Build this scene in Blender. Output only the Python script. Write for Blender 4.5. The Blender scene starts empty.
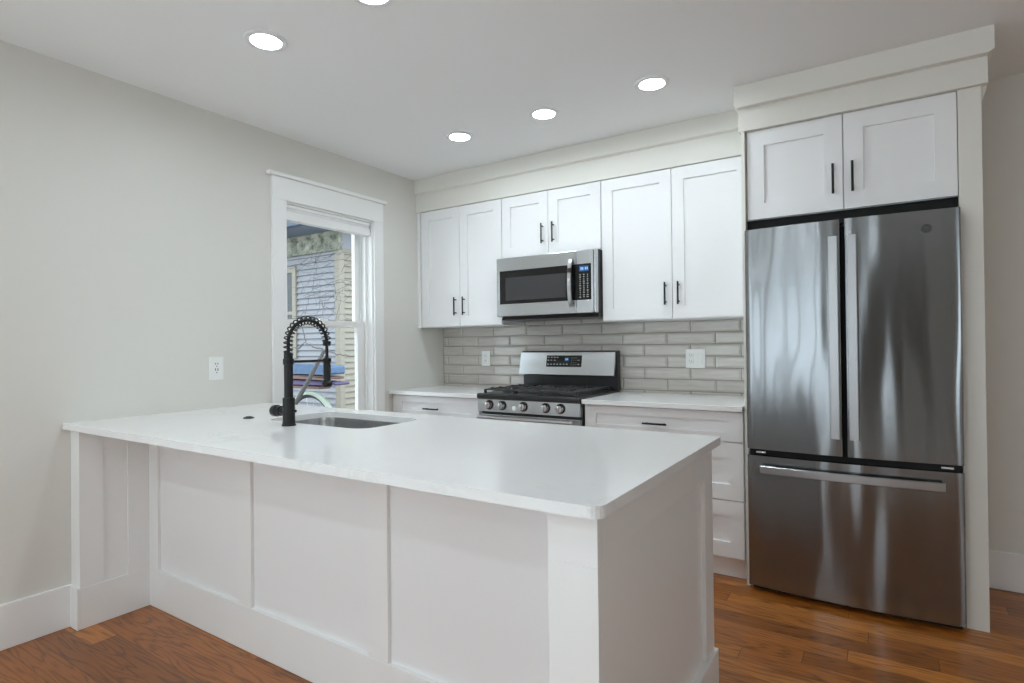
import bpy, bmesh, math, random
from mathutils import Vector, Matrix
random.seed(7)
S = bpy.context.scene
COL = S.collection

# ------------------------------------------------------------------ camera
def make_camera():
    yaw, pitch, roll = map(math.radians, (32.975, 0.3227, -0.658))
    fwd = Vector((-math.sin(yaw) * math.cos(pitch), math.cos(yaw) * math.cos(pitch), math.sin(pitch)))
    right0 = Vector((math.cos(yaw), math.sin(yaw), 0))
    up0 = right0.cross(fwd)
    c, s = math.cos(roll), math.sin(roll)
    right = c * right0 + s * up0
    up = -s * right0 + c * up0
    cd = bpy.data.cameras.new('camera')
    cd.sensor_width = 36
    cd.lens = 36 * 573.57 / 1024
    cd.clip_start = .05
    o = bpy.data.objects.new('camera', cd)
    COL.objects.link(o)
    m = Matrix.Identity(4)
    for i in range(3):
        m[i][0], m[i][1], m[i][2] = right[i], up[i], -fwd[i]
    m.translation = (3.0665, -3.6848, 1.2311)
    o.matrix_world = m
    S.camera = o
make_camera()

# ------------------------------------------------------------------ world, light, exposure
S.view_settings.view_transform = 'Standard'
S.view_settings.look = 'None'
S.view_settings.gamma = 1
S.view_settings.use_curve_mapping = False
S.view_settings.exposure = 0.72
DOWNLIGHT = 68.0
SKY = 2.0
S.cycles.diffuse_bounces = 8
S.cycles.max_bounces = 14
w = bpy.data.worlds.new('overcast_sky')
S.world = w
w.use_nodes = True
bg = w.node_tree.nodes['Background']
bg.inputs[0].default_value = (.83, .96, 1.04, 1)
bg.inputs[1].default_value = SKY
def portal(name, loc, rot, sx, sy):
    ld = bpy.data.lights.new(name, 'AREA')
    ld.shape = 'RECTANGLE'
    ld.size, ld.size_y = sx, sy
    ld.cycles.is_portal = True
    o = bpy.data.objects.new(name, ld)
    o.location, o.rotation_euler = loc, rot
    COL.objects.link(o)

CEIL = 2.522

# ------------------------------------------------------------------ materials
def srgb(r, g, b):
    f = lambda c: ((c / 255 + .055) / 1.055) ** 2.4 if c > 10 else c / 255 / 12.92
    return (f(r), f(g), f(b), 1)
def mat(name, col=None, rough=.5, metal=0, spec=.5, **kw):
    m = bpy.data.materials.new(name)
    m.use_nodes = True
    b = m.node_tree.nodes['Principled BSDF']
    if col: b.inputs['Base Color'].default_value = col
    b.inputs['Roughness'].default_value = rough
    b.inputs['Metallic'].default_value = metal
    b.inputs['Specular IOR Level'].default_value = spec
    for k, v in kw.items(): b.inputs[k.replace('_', ' ')].default_value = v
    return m
def nodes(m):
    t = m.node_tree
    return t, t.nodes['Principled BSDF']
def new(t, kind, **kw):
    n = t.nodes.new(kind)
    for k, v in kw.items():
        if k.startswith('i_'): n.inputs[k[2:].replace('_', ' ')].default_value = v
        else: setattr(n, k, v)
    return n
def noise_bump(m, scale=200, strength=.05, dist=.001, stretch=(1, 1, 1)):
    t, b = nodes(m)
    tc = new(t, 'ShaderNodeNewGeometry')
    mp = new(t, 'ShaderNodeMapping')
    mp.inputs['Scale'].default_value = stretch
    n = new(t, 'ShaderNodeTexNoise', i_Scale=scale, i_Detail=3.0)
    bp = new(t, 'ShaderNodeBump', i_Strength=strength, i_Distance=dist)
    L = t.links.new
    L(tc.outputs['Position'], mp.inputs[0]); L(mp.outputs[0], n.inputs['Vector'])
    L(n.outputs[0], bp.inputs['Height']); L(bp.outputs[0], b.inputs['Normal'])
    return m

M = {}
M['wall'] = noise_bump(mat('greige_wall_paint', srgb(222, 220, 214), .6), 260, .05)
M['ceiling'] = noise_bump(mat('ceiling_paint', srgb(240, 241, 241), .8), 200, .04)
M['trim'] = mat('white_trim_paint', srgb(240, 240, 239), .35)
M['cabinet'] = mat('white_cabinet_lacquer', srgb(239, 239, 240), .38)
M['cream'] = mat('warm_white_paint', srgb(229, 227, 220), .45)
M['black'] = mat('matte_black_metal', srgb(30, 30, 31), .42, .3)
M['black_gloss'] = mat('black_glass', srgb(14, 14, 15), .08)
M['enamel'] = mat('black_enamel', srgb(40, 40, 41), .3)
M['iron'] = mat('cast_iron', srgb(58, 58, 59), .4)
M['void'] = mat('painted_shadow_black', srgb(9, 9, 9), .7)
M['plastic'] = mat('white_plastic', srgb(240, 240, 238), .3)
M['plastic_dark'] = mat('slot_black', srgb(25, 25, 25), .6)
M['grey_case'] = mat('dark_grey_case', srgb(60, 61, 62), .45, .2)
M['sticker'] = mat('white_sticker', srgb(245, 245, 245), .5)
M['chrome'] = mat('polished_steel', (.75, .75, .75, 1), .15, 1)
M['chrome_soft'] = mat('satin_handle_steel', (.47, .47, .48, 1), .34, 1)
M['micro_glass'] = mat('microwave_window_glass', srgb(62, 62, 64), .12)
M['marking'] = mat('pale_keypad_print', srgb(190, 192, 195), .5)
M['display'] = mat('blue_display', srgb(52, 86, 134), .2, Emission_Color=srgb(60, 130, 220), Emission_Strength=.05)
M['digit'] = mat('lit_display_digit', srgb(150, 200, 250), .2, Emission_Color=srgb(170, 210, 255), Emission_Strength=.15)
M['glass'] = mat('window_glass', (1, 1, 1, 1), 0, Transmission_Weight=1.0, IOR=1.02)
M['rug'] = noise_bump(mat('pale_bounce_wool', srgb(226, 225, 222), .95), 300, .4, .003)
M['ring'] = mat('satin_light_ring', srgb(232, 232, 233), .4)
M['fabric'] = noise_bump(mat('white_shade_fabric', srgb(240, 240, 240), .8), 500, .1)
M['lens'] = mat('lit_lens', (1, 1, 1, 1), .5, Emission_Color=(.885, 1.0, 1.05, 1), Emission_Strength=DOWNLIGHT)

def stainless(name, base, rough, wav, wscale, aniso=.75):
    m = mat(name, (base * .97, base, base * 1.03, 1), rough, 1)
    t, b = nodes(m)
    L = t.links.new
    g = new(t, 'ShaderNodeNewGeometry')
    mp = new(t, 'ShaderNodeMapping'); mp.inputs['Scale'].default_value = (6, 6, 420)
    n = new(t, 'ShaderNodeTexNoise', i_Scale=2.0, i_Detail=4.0)
    mp2 = new(t, 'ShaderNodeMapping'); mp2.inputs['Scale'].default_value = wscale
    n2 = new(t, 'ShaderNodeTexNoise', i_Scale=1.0, i_Detail=1.0)
    L(g.outputs['Position'], mp.inputs[0]); L(mp.outputs[0], n.inputs['Vector'])
    L(g.outputs['Position'], mp2.inputs[0]); L(mp2.outputs[0], n2.inputs['Vector'])
    b1 = new(t, 'ShaderNodeBump', i_Strength=.03, i_Distance=.001)
    b2 = new(t, 'ShaderNodeBump', i_Strength=1.0, i_Distance=wav)
    L(n.outputs[0], b1.inputs['Height']); L(n2.outputs[0], b2.inputs['Height'])
    L(b2.outputs[0], b1.inputs['Normal']); L(b1.outputs[0], b.inputs['Normal'])
    tg = new(t, 'ShaderNodeTangent', direction_type='RADIAL', axis='Z')
    L(tg.outputs[0], b.inputs['Tangent'])
    b.inputs['Anisotropic'].default_value = aniso
    b.inputs['Anisotropic Rotation'].default_value = .25
    return m
M['fridge_steel'] = stainless('brushed_fridge_steel', .265, .19, .02, (6, 2, 1.1))
M['steel'] = stainless('brushed_stainless', .60, .27, .001, (4, 2, 3), .5)
M['sink_steel'] = mat('satin_sink_steel', (.6, .6, .6, 1), .25, 1)

def quartz():
    m = mat('white_quartz', srgb(238, 238, 238), .16)
    t, b = nodes(m); L = t.links.new
    g = new(t, 'ShaderNodeNewGeometry')
    n1 = new(t, 'ShaderNodeTexNoise', i_Scale=3.2, i_Detail=6.0, i_Roughness=.65, i_Distortion=1.4)
    r1 = new(t, 'ShaderNodeValToRGB')
    e = r1.color_ramp.elements
    e[0].position, e[0].color = .47, (0, 0, 0, 1)
    e[1].position, e[1].color = .50, (1, 1, 1, 1)
    e2 = r1.color_ramp.elements.new(.53); e2.color = (0, 0, 0, 1)
    n2 = new(t, 'ShaderNodeTexNoise', i_Scale=1.6, i_Detail=2.0)
    r2 = new(t, 'ShaderNodeValToRGB')
    r2.color_ramp.elements[0].position, r2.color_ramp.elements[1].position = .5, .68
    mu = new(t, 'ShaderNodeMath', operation='MULTIPLY')
    mu2 = new(t, 'ShaderNodeMath', operation='MULTIPLY'); mu2.inputs[1].default_value = .34
    mx = new(t, 'ShaderNodeMix', data_type='RGBA')
    mx.inputs['A'].default_value = srgb(239, 239, 239); mx.inputs['B'].default_value = srgb(196, 194, 192)
    L(g.outputs['Position'], n1.inputs['Vector']); L(g.outputs['Position'], n2.inputs['Vector'])
    L(n1.outputs[0], r1.inputs[0]); L(n2.outputs[0], r2.inputs[0])
    L(r1.outputs[0], mu.inputs[0]); L(r2.outputs[0], mu.inputs[1])
    L(mu.outputs[0], mu2.inputs[0])
    L(mu2.outputs[0], mx.inputs['Factor']); L(mx.outputs['Result'], b.inputs['Base Color'])
    return m
M['quartz'] = quartz()

def oak_floor():
    m = mat('stained_oak_planks', None, .3, Coat_Weight=.1, Coat_Roughness=.15)
    t, b = nodes(m); L = t.links.new
    def math_(op, a, c=None):
        n = new(t, 'ShaderNodeMath', operation=op)
        for i, v in enumerate((a, c)):
            if v is None: continue
            if isinstance(v, (int, float)): n.inputs[i].default_value = v
            else: L(v, n.inputs[i])
        return n.outputs[0]
    g = new(t, 'ShaderNodeNewGeometry')
    sp = new(t, 'ShaderNodeSeparateXYZ'); L(g.outputs['Position'], sp.inputs[0])
    X, Y = sp.outputs[0], sp.outputs[1]
    W, LEN = .1, 1.25
    yr = math_('DIVIDE', math_('ADD', Y, .04), W)
    row = math_('FLOOR', yr); fy = math_('FRACT', yr)
    wn = new(t, 'ShaderNodeTexWhiteNoise', noise_dimensions='1D'); L(row, wn.inputs['W'])
    xr = math_('DIVIDE', math_('ADD', X, math_('MULTIPLY', wn.outputs['Value'], 7.0)), LEN)
    colm = math_('FLOOR', xr); fx = math_('FRACT', xr)
    wn2 = new(t, 'ShaderNodeTexWhiteNoise', noise_dimensions='2D')
    cb = new(t, 'ShaderNodeCombineXYZ'); L(row, cb.inputs[0]); L(colm, cb.inputs[1]); L(cb.outputs[0], wn2.inputs['Vector'])
    rnd = wn2.outputs['Value']
    # grain coordinates: shifted per plank, stretched along X
    cg = new(t, 'ShaderNodeCombineXYZ')
    L(math_('ADD', math_('MULTIPLY', X, .9), math_('MULTIPLY', rnd, 37.0)), cg.inputs[0])
    L(math_('ADD', math_('MULTIPLY', Y, 9.0), math_('MULTIPLY', rnd, 19.0)), cg.inputs[1])
    n0 = new(t, 'ShaderNodeTexNoise', i_Scale=1.25, i_Detail=2.0, i_Roughness=.5); L(cg.outputs[0], n0.inputs['Vector'])
    # cathedral rings = contour lines of the slow noise
    ring = math_('ABSOLUTE', math_('SUBTRACT', math_('FRACT', math_('MULTIPLY', n0.outputs[0], 13.0)), .5))
    ring = math_('POWER', math_('MULTIPLY', ring, 2.0), 2.6)
    cf = new(t, 'ShaderNodeCombineXYZ')
    L(math_('MULTIPLY', X, 9.0), cf.inputs[0]); L(math_('MULTIPLY', Y, 230.0), cf.inputs[1])
    n1 = new(t, 'ShaderNodeTexNoise', i_Scale=1.0, i_Detail=4.0); L(cf.outputs[0], n1.inputs['Vector'])
    n3 = new(t, 'ShaderNodeTexNoise', i_Scale=5.0, i_Detail=2.0); L(g.outputs['Position'], n3.inputs['Vector'])
    base = new(t, 'ShaderNodeValToRGB')
    e = base.color_ramp.elements
    e[0].color, e[1].color = srgb(128, 74, 26), srgb(204, 132, 58)
    em = base.color_ramp.elements.new(.5); em.color = srgb(168, 100, 38)
    L(math_('ADD', math_('MULTIPLY', rnd, .75), math_('MULTIPLY', n3.outputs[0], .3)), base.inputs[0])
    dk = new(t, 'ShaderNodeMix', data_type='RGBA', blend_type='MULTIPLY')
    gfac = math_('MULTIPLY', ring, math_('ADD', math_('MULTIPLY', n1.outputs[0], .8), .25))
    L(math_('MINIMUM', gfac, 1.0), dk.inputs['Factor']); L(base.outputs[0], dk.inputs['A'])
    dk.inputs['B'].default_value = (.25, .19, .14, 1)
    fi = new(t, 'ShaderNodeMix', data_type='RGBA', blend_type='MULTIPLY')
    rr = new(t, 'ShaderNodeValToRGB'); rr.color_ramp.elements[0].position, rr.color_ramp.elements[1].position = .5, .72
    L(n1.outputs[0], rr.inputs[0])
    L(math_('MULTIPLY', rr.outputs[0], .45), fi.inputs['Factor'])
    L(dk.outputs['Result'], fi.inputs['A']); fi.inputs['B'].default_value = (.35, .28, .22, 1)
    sy = math_('MINIMUM', fy, math_('SUBTRACT', 1.0, fy))
    sx = math_('MINIMUM', fx, math_('SUBTRACT', 1.0, fx))
    seam = math_('MAXIMUM', math_('LESS_THAN', sy, .011), math_('LESS_THAN', sx, .0011))
    se = new(t, 'ShaderNodeMix', data_type='RGBA')
    L(math_('MULTIPLY', seam, .75), se.inputs['Factor']); L(fi.outputs['Result'], se.inputs['A']); se.inputs['B'].default_value = srgb(58, 30, 14)
    L(se.outputs['Result'], b.inputs['Base Color'])
    bp = new(t, 'ShaderNodeBump', i_Strength=.25, i_Distance=.0006)
    L(math_('SUBTRACT', math_('MULTIPLY', gfac, -.4), math_('MULTIPLY', seam, 1.5)), bp.inputs['Height'])
    L(bp.outputs[0], b.inputs['Normal'])
    return m
M['oak'] = oak_floor()

def tile_glaze():
    m = mat('taupe_tile_glaze', None, .12)
    t, b = nodes(m); L = t.links.new
    g = new(t, 'ShaderNodeNewGeometry')
    mp = new(t, 'ShaderNodeMapping'); mp.inputs['Scale'].default_value = (3, 3, 30)
    n = new(t, 'ShaderNodeTexNoise', i_Scale=2.0, i_Detail=3.0)
    r = new(t, 'ShaderNodeValToRGB')
    r.color_ramp.elements[0].position, r.color_ramp.elements[1].position = .3, .7
    r.color_ramp.elements[0].color, r.color_ramp.elements[1].color = srgb(190, 184, 177), srgb(206, 201, 194)
    n2 = new(t, 'ShaderNodeTexNoise', i_Scale=22.0, i_Detail=1.0)
    bp = new(t, 'ShaderNodeBump', i_Strength=.12, i_Distance=.004)
    L(g.outputs['Position'], mp.inputs[0]); L(mp.outputs[0], n.inputs['Vector']); L(n.outputs[0], r.inputs[0])
    L(r.outputs[0], b.inputs['Base Color'])
    L(g.outputs['Position'], n2.inputs['Vector']); L(n2.outputs[0], bp.inputs['Height']); L(bp.outputs[0], b.inputs['Normal'])
    return m
M['tile'] = tile_glaze()
M['grout'] = mat('grout', srgb(140, 134, 128), .85)

# exterior
def peeling():
    m = mat('peeling_green_paint', None, .8)
    t, b = nodes(m); L = t.links.new
    g = new(t, 'ShaderNodeNewGeometry')
    n = new(t, 'ShaderNodeTexNoise', i_Scale=7.0, i_Detail=6.0, i_Roughness=.7)
    r = new(t, 'ShaderNodeValToRGB')
    e = r.color_ramp.elements
    e[0].position, e[0].color = .32, srgb(66, 64, 56)
    e[1].position, e[1].color = .5, srgb(128, 130, 116)
    x = e.new(.66); x.color = srgb(160, 158, 146)
    L(g.outputs['Position'], n.inputs['Vector']); L(n.outputs[0], r.inputs[0]); L(r.outputs[0], b.inputs['Base Color'])
    return m
M['peeling'] = peeling()
M['siding'] = noise_bump(mat('pale_blue_siding', srgb(138, 139, 144), .7), 60, .2)
M['siding_cream'] = mat('cream_siding', srgb(142, 136, 124), .7)
M['soffit'] = mat('slate_blue_soffit', srgb(104, 112, 128), .7)
M['soffit_dark'] = mat('dark_gutter', srgb(70, 80, 96), .6)
M['bark'] = mat('grey_bark', srgb(92, 90, 90), .9)
M['tarp_blue'] = noise_bump(mat('blue_tarp', srgb(66, 92, 124), .5), 18, .5, .02)
M['tarp_brown'] = mat('brown_board', srgb(110, 84, 76), .7)
M['tarp_purple'] = mat('purple_board', srgb(72, 58, 98), .5)
M['mint'] = mat('mint_green_paint', srgb(140, 150, 136), .4)
M['rubber'] = mat('grey_rubber', srgb(60, 62, 62), .8)
M['ground'] = noise_bump(mat('bare_ground', srgb(120, 116, 104), .95), 20, .5, .02)
M['dark_pane'] = mat('dark_pane', srgb(38, 44, 46), .1)

# ------------------------------------------------------------------ mesh helpers
def BM(): return bmesh.new()
def box(bm, x0, x1, y0, y1, z0, z1, bev=0, seg=2):
    r = bmesh.ops.create_cube(bm, size=1)
    vs = r['verts']
    for v in vs:
        v.co = Vector((x0 if v.co.x < 0 else x1, y0 if v.co.y < 0 else y1, z0 if v.co.z < 0 else z1))
    if bev:
        es = list({e for v in vs for e in v.link_edges})
        bmesh.ops.bevel(bm, geom=es, offset=bev, segments=seg, affect='EDGES', profile=.5)
def tube(bm, pts, r, n=10, cap=True, radii=None):
    pts = [Vector(p) for p in pts]
    rings = []
    prev = None
    for i, p in enumerate(pts):
        a = pts[max(i - 1, 0)]; b = pts[min(i + 1, len(pts) - 1)]
        d = (b - a).normalized()
        if prev is None:
            u = d.orthogonal().normalized()
        else:
            u = (prev - d * prev.dot(d))
            u = u.normalized() if u.length > 1e-6 else d.orthogonal().normalized()
        prev = u
        v = d.cross(u)
        rad = radii[i] if radii else r
        rings.append([bm.verts.new(p + rad * (math.cos(2 * math.pi * k / n) * u + math.sin(2 * math.pi * k / n) * v)) for k in range(n)])
    for i in range(len(rings) - 1):
        for k in range(n):
            bm.faces.new((rings[i][k], rings[i][(k + 1) % n], rings[i + 1][(k + 1) % n], rings[i + 1][k]))
    if cap:
        bm.faces.new(rings[0][::-1]); bm.faces.new(rings[-1])
def lathe(bm, prof, cx, cy, cz, n=32, axis='Z'):
    """prof = [(radius, height)], axis through (cx,cy,cz)."""
    rings = []
    def P(r, h, a):
        c, s = r * math.cos(a), r * math.sin(a)
        if axis == 'Z': return (cx + c, cy + s, cz + h)
        if axis == 'Y': return (cx + c, cy + h, cz + s)
        return (cx + h, cy + c, cz + s)
    for r, h in prof:
        if r < 1e-6: rings.append([bm.verts.new(P(0, h, 0))])
        else: rings.append([bm.verts.new(P(r, h, 2 * math.pi * k / n)) for k in range(n)])
    for A, B in zip(rings, rings[1:]):
        for k in range(n):
            k2 = (k + 1) % n
            if len(A) == 1 and len(B) == 1: continue
            if len(A) == 1: bm.faces.new((A[0], B[k], B[k2]))
            elif len(B) == 1: bm.faces.new((A[k], A[k2], B[0]))
            else: bm.faces.new((A[k], A[k2], B[k2], B[k]))
def cyl(bm, c, axis, r, h, n=24, ch=.001):
    lathe(bm, [(0, 0), (r - ch, 0), (r, ch), (r, h - ch), (r - ch, h), (0, h)], *c, n=n, axis=axis)
def prism(bm, pts, x0, x1, axis='X'):
    """closed polygon of 2-D pts extruded along axis (X: pts are (y,z); Y: (x,z); Z: (x,y))."""
    def P(a, b, t): return {'X': (t, a, b), 'Y': (a, t, b), 'Z': (a, b, t)}[axis]
    A = [bm.verts.new(P(a, b, x0)) for a, b in pts]
    B = [bm.verts.new(P(a, b, x1)) for a, b in pts]
    n = len(pts)
    for k in range(n): bm.faces.new((A[k], A[(k + 1) % n], B[(k + 1) % n], B[k]))
    bm.faces.new(A[::-1]); bm.faces.new(B)
def rounded(x0, x1, y0, y1, r, n=6, radii=None):
    R = radii or (r,) * 4
    out = []
    for (cx, cy, a0, q) in ((x1, y1, 0, R[0]), (x0, y1, 90, R[1]), (x0, y0, 180, R[2]), (x1, y0, 270, R[3])):
        sx = -1 if cx == x1 else 1; sy = -1 if cy == y1 else 1
        for k in range(n + 1):
            a = math.radians(a0 + 90 * k / n)
            out.append((cx + sx * q + q * math.cos(a), cy + sy * q + q * math.sin(a)))
    return out
def shaker(bm, x0, x1, z0, z1, yf, t=.019, st=.06, rail=None, rec=.011):
    """shaker front: frame with recessed flat panel, front face at y=yf looking to -y."""
    rail = st if rail is None else rail
    c = .0012
    def ring(a, b, d, e, y): return [bm.verts.new(p) for p in ((a, y, d), (b, y, d), (b, y, e), (a, y, e))]
    back = ring(x0, x1, z0, z1, yf + t)
    o1 = ring(x0, x1, z0, z1, yf + c)
    o = ring(x0 + c, x1 - c, z0 + c, z1 - c, yf)
    i = ring(x0 + st, x1 - st, z0 + rail, z1 - rail, yf)
    p = ring(x0 + st + .0008, x1 - st - .0008, z0 + rail + .0008, z1 - rail - .0008, yf + rec)
    for A, B in ((back, o1), (o1, o), (o, i), (i, p)):
        for k in range(4): bm.faces.new((A[k], A[(k + 1) % 4], B[(k + 1) % 4], B[k]))
    bm.faces.new(p); bm.faces.new(back[::-1])
def finish(name, bm, material, parent=None, smooth=None, origin=None):
    bmesh.ops.recalc_face_normals(bm, faces=bm.faces[:])
    if parent is not None:
        p = Vector((0, 0, 0)); q = parent
        while q: p += q.location; q = q.parent
    else:
        if origin is None:
            xs = [v.co for v in bm.verts]
            lo = [min(v[i] for v in xs) for i in range(3)]; hi = [max(v[i] for v in xs) for i in range(3)]
            origin = ((lo[0] + hi[0]) / 2, (lo[1] + hi[1]) / 2, lo[2])
        p = Vector(origin)
    for v in bm.verts: v.co -= p
    me = bpy.data.meshes.new(name)
    bm.to_mesh(me); bm.free()
    mats = material if isinstance(material, (list, tuple)) else [material]
    for k in mats: me.materials.append(M[k])
    if smooth:
        for f in me.polygons: f.use_smooth = True
        try: me.set_sharp_from_angle(angle=math.radians(smooth))
        except Exception: pass
    o = bpy.data.objects.new(name, me)
    if parent is not None: o.parent = parent
    else: o.location = p
    COL.objects.link(o)
    return o
def paint_after(bm, old, idx=1):
    for f in bm.faces:
        if f not in old: f.material_index = idx
def tag(o, label=None, cat=None, group=None, kind=None):
    if label: o['label'] = label
    if cat: o['category'] = cat
    if group: o['group'] = group
    if kind: o['kind'] = kind
    return o
def thing(name, loc, label, cat, group=None):
    o = bpy.data.objects.new(name, None)
    o.empty_display_size = .1
    o.location = loc
    COL.objects.link(o)
    return tag(o, label, cat, group)
def struct(name, bm, m, label=None, cat=None, smooth=None):
    return tag(finish(name, bm, m, smooth=smooth), label, cat, kind='structure')
def copy_tree(o, parent=None):
    c = o.copy(); COL.objects.link(c)
    if parent: c.parent = parent
    for ch in o.children: copy_tree(ch, c)
    return c

# ------------------------------------------------------------------ room shell
XR, YF = 6.0, -7.4                      # right and front extents of the open-plan room
WY0, WY1, WZ0, WZ1 = -1.497, -.778, .70, 2.126   # kitchen window opening in the left wall
DX0, DX1, DZ = 2.75, 4.9, 2.2  # doorway to an unlit hall, added to darken the refrigerator reflections
b = BM(); box(b, -.16, XR, YF - .12, 0, -.05, 0); box(b, DX0, DX1, YF - 3.1, YF - .12, -.05, 0); struct('floor', b, 'oak', 'glossy reddish-brown oak plank floor', 'floor')
b = BM(); box(b, -.16, XR + .12, YF - .12, .12, CEIL, CEIL + .1); struct('ceiling', b, 'ceiling', 'flat white ceiling with recessed lights', 'ceiling')
b = BM()
LW = ((-7.1, -5.75), (-5.5, -4.15))  # out-of-view dining windows, added to let in more daylight
ys = [YF, LW[0][0], LW[0][1], LW[1][0], LW[1][1], WY0]
for k in (0, 2, 4): box(b, -.16, 0, ys[k], ys[k + 1], 0, CEIL)
for a, c in LW:
    box(b, -.16, 0, a, c, 0, .55); box(b, -.16, 0, a, c, 2.2, CEIL)
box(b, -.16, 0, WY1, .12, 0, CEIL)
box(b, -.16, 0, WY0, WY1, 0, WZ0); box(b, -.16, 0, WY0, WY1, WZ1, CEIL)
struct('wall_left', b, 'wall', 'light greige wall with the window', 'wall')
b = BM(); box(b, 0, XR + .12, 0, .12, 0, CEIL); struct('wall_back', b, 'wall', 'greige wall behind range and refrigerator', 'wall')
b = BM(); RW = (-4.9, -3.5, .5, 2.1)  # opening of an unseen window added to light the right side
box(b, XR, XR + .12, YF, RW[0], 0, CEIL); box(b, XR, XR + .12, RW[1], 0, 0, CEIL)
box(b, XR, XR + .12, RW[0], RW[1], 0, RW[2]); box(b, XR, XR + .12, RW[0], RW[1], RW[3], CEIL)
struct('wall_right', b, 'wall', 'greige side wall far right', 'wall')
# front wall (behind the camera) with two tall windows added for daylight
FW = ((.15, 1.27), (1.43, 2.55))
b = BM()
xs = [-.16, FW[0][0], FW[0][1], FW[1][0], FW[1][1], XR + .12]
for k in (0, 2): box(b, xs[k], xs[k + 1], YF - .12, YF, 0, CEIL)
box(b, FW[1][1], DX0, YF - .12, YF, 0, CEIL); box(b, DX1, XR + .12, YF - .12, YF, 0, CEIL); box(b, DX0, DX1, YF - .12, YF, DZ, CEIL)
box(b, DX0 - .1, DX0, YF - 3, YF - .12, 0, CEIL); box(b, DX1, DX1 + .1, YF - 3, YF - .12, 0, CEIL); box(b, DX0 - .1, DX1 + .1, YF - 3.1, YF - 3, 0, CEIL)
box(b, DX0 - .1, DX1 + .1, YF - 3.1, YF - .12, CEIL, CEIL + .1)
for a, c in FW:
    box(b, a, c, YF - .12, YF, 0, .12); box(b, a, c, YF - .12, YF, 2.25, CEIL)
struct('wall_front', b, 'wall', 'greige wall with added tall windows and dark doorway opposite the kitchen', 'wall')
for i, (a, c) in enumerate(FW):
    b = BM()
    for x0, x1, z0, z1 in ((a - .08, a, 0, 2.33), (c, c + .08, 0, 2.33), (a, c, 2.25, 2.33)):
        box(b, x0, x1, YF, YF + .02, z0, z1)
    box(b, a, a + .04, YF - .1, YF - .05, .12, 2.25); box(b, c - .04, c, YF - .1, YF - .05, .12, 2.25)
    box(b, a, c, YF - .1, YF - .05, 1.35, 1.4); box(b, a, c, YF - .1, YF - .05, .12, .2); box(b, a, c, YF - .1, YF - .05, 2.2, 2.25)
    struct('window_%d' % (i + 2), b, 'trim', 'unseen tall white window added for daylight in the wall opposite the kitchen', 'window')
    portal('daylight_portal', ((a + c) / 2, YF - .13, 1.185), (-math.pi / 2, 0, 0), 1.12, 2.13)
b = BM()
for y0, y1, z0, z1 in ((RW[0] - .09, RW[0], RW[2] - .09, RW[3] + .09), (RW[1], RW[1] + .09, RW[2] - .09, RW[3] + .09), (RW[0], RW[1], RW[3], RW[3] + .09), (RW[0], RW[1], RW[2] - .09, RW[2])):
    box(b, XR - .02, XR, y0, y1, z0, z1)
for y0, y1, z0, z1 in ((RW[0], RW[0] + .05, RW[2], RW[3]), (RW[1] - .05, RW[1], RW[2], RW[3]), (RW[0], RW[1], 1.28, 1.33), (RW[0], RW[1], RW[2], RW[2] + .06), (RW[0], RW[1], RW[3] - .05, RW[3])):
    box(b, XR + .04, XR + .09, y0, y1, z0, z1)
struct('window_6', b, 'trim', 'unseen white window added for daylight in the far right wall', 'window')
portal('daylight_portal', (XR + .13, -4.2, 1.3), (0, math.pi / 2, 0), 1.6, 1.4)
for i, (a, c) in enumerate(LW):
    b = BM()
    for y0, y1, z0, z1 in ((a - .1, a, .45, 2.3), (c, c + .1, .45, 2.3), (a, c, 2.2, 2.3), (a, c, .45, .55)):
        box(b, 0, .02, y0, y1, z0, z1)
    for y0, y1, z0, z1 in ((a, a + .04, .55, 2.2), (c - .04, c, .55, 2.2), (a, c, 1.35, 1.4), (a, c, .55, .6), (a, c, 2.15, 2.2)):
        box(b, -.1, -.05, y0, y1, z0, z1)
    struct('window_%d' % (i + 4), b, 'trim', 'unseen tall white window added for daylight in the left wall on the dining side', 'window')
    portal('daylight_portal', (-.17, (a + c) / 2, 1.37), (0, -math.pi / 2, 0), 1.65, c - a)
portal('daylight_portal', (-.17, (WY0 + WY1) / 2, 1.41), (0, -math.pi / 2, 0), 1.45, .74)

def baseboard(name, x0, x1, y0, y1, label):
    b = BM(); box(b, x0, x1, y0, y1, 0, .186, .003)
    struct(name, b, 'trim', label, 'baseboard')
baseboard('baseboard_left', 0, .016, YF, -2.606, 'tall white baseboard along the left wall')
baseboard('baseboard_back', 3.425, XR, -.016, 0, 'tall white baseboard right of the refrigerator')

b = BM(); box(b, .35, 4.9, -7.0, -4.05, .0005, .012, .004)  # pale rug out of view, added to bounce neutral light upward
tag(finish('bounce_rug', b, 'rug'), 'pale grey rug added out of view to bounce light, dining side of the floor', 'rug')
# kitchen window in the left wall
b = BM()
x1 = .02
box(b, 0, x1, -1.594, WY0, .62, WZ1, .002); box(b, 0, x1, WY1, -.692, .62, WZ1, .002)      # side casings
box(b, 0, x1 + .002, -1.594, -.692, WZ1, 2.262, .002)                                   # head casing
box(b, 0, .038, -1.62, -.666, 2.262, 2.286, .004)                                       # cap
box(b, -.06, .05, -1.61, -.675, WZ0 - .03, WZ0, .005); box(b, 0, .016, -1.58, -.70, .6, WZ0 - .03, .002)
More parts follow.
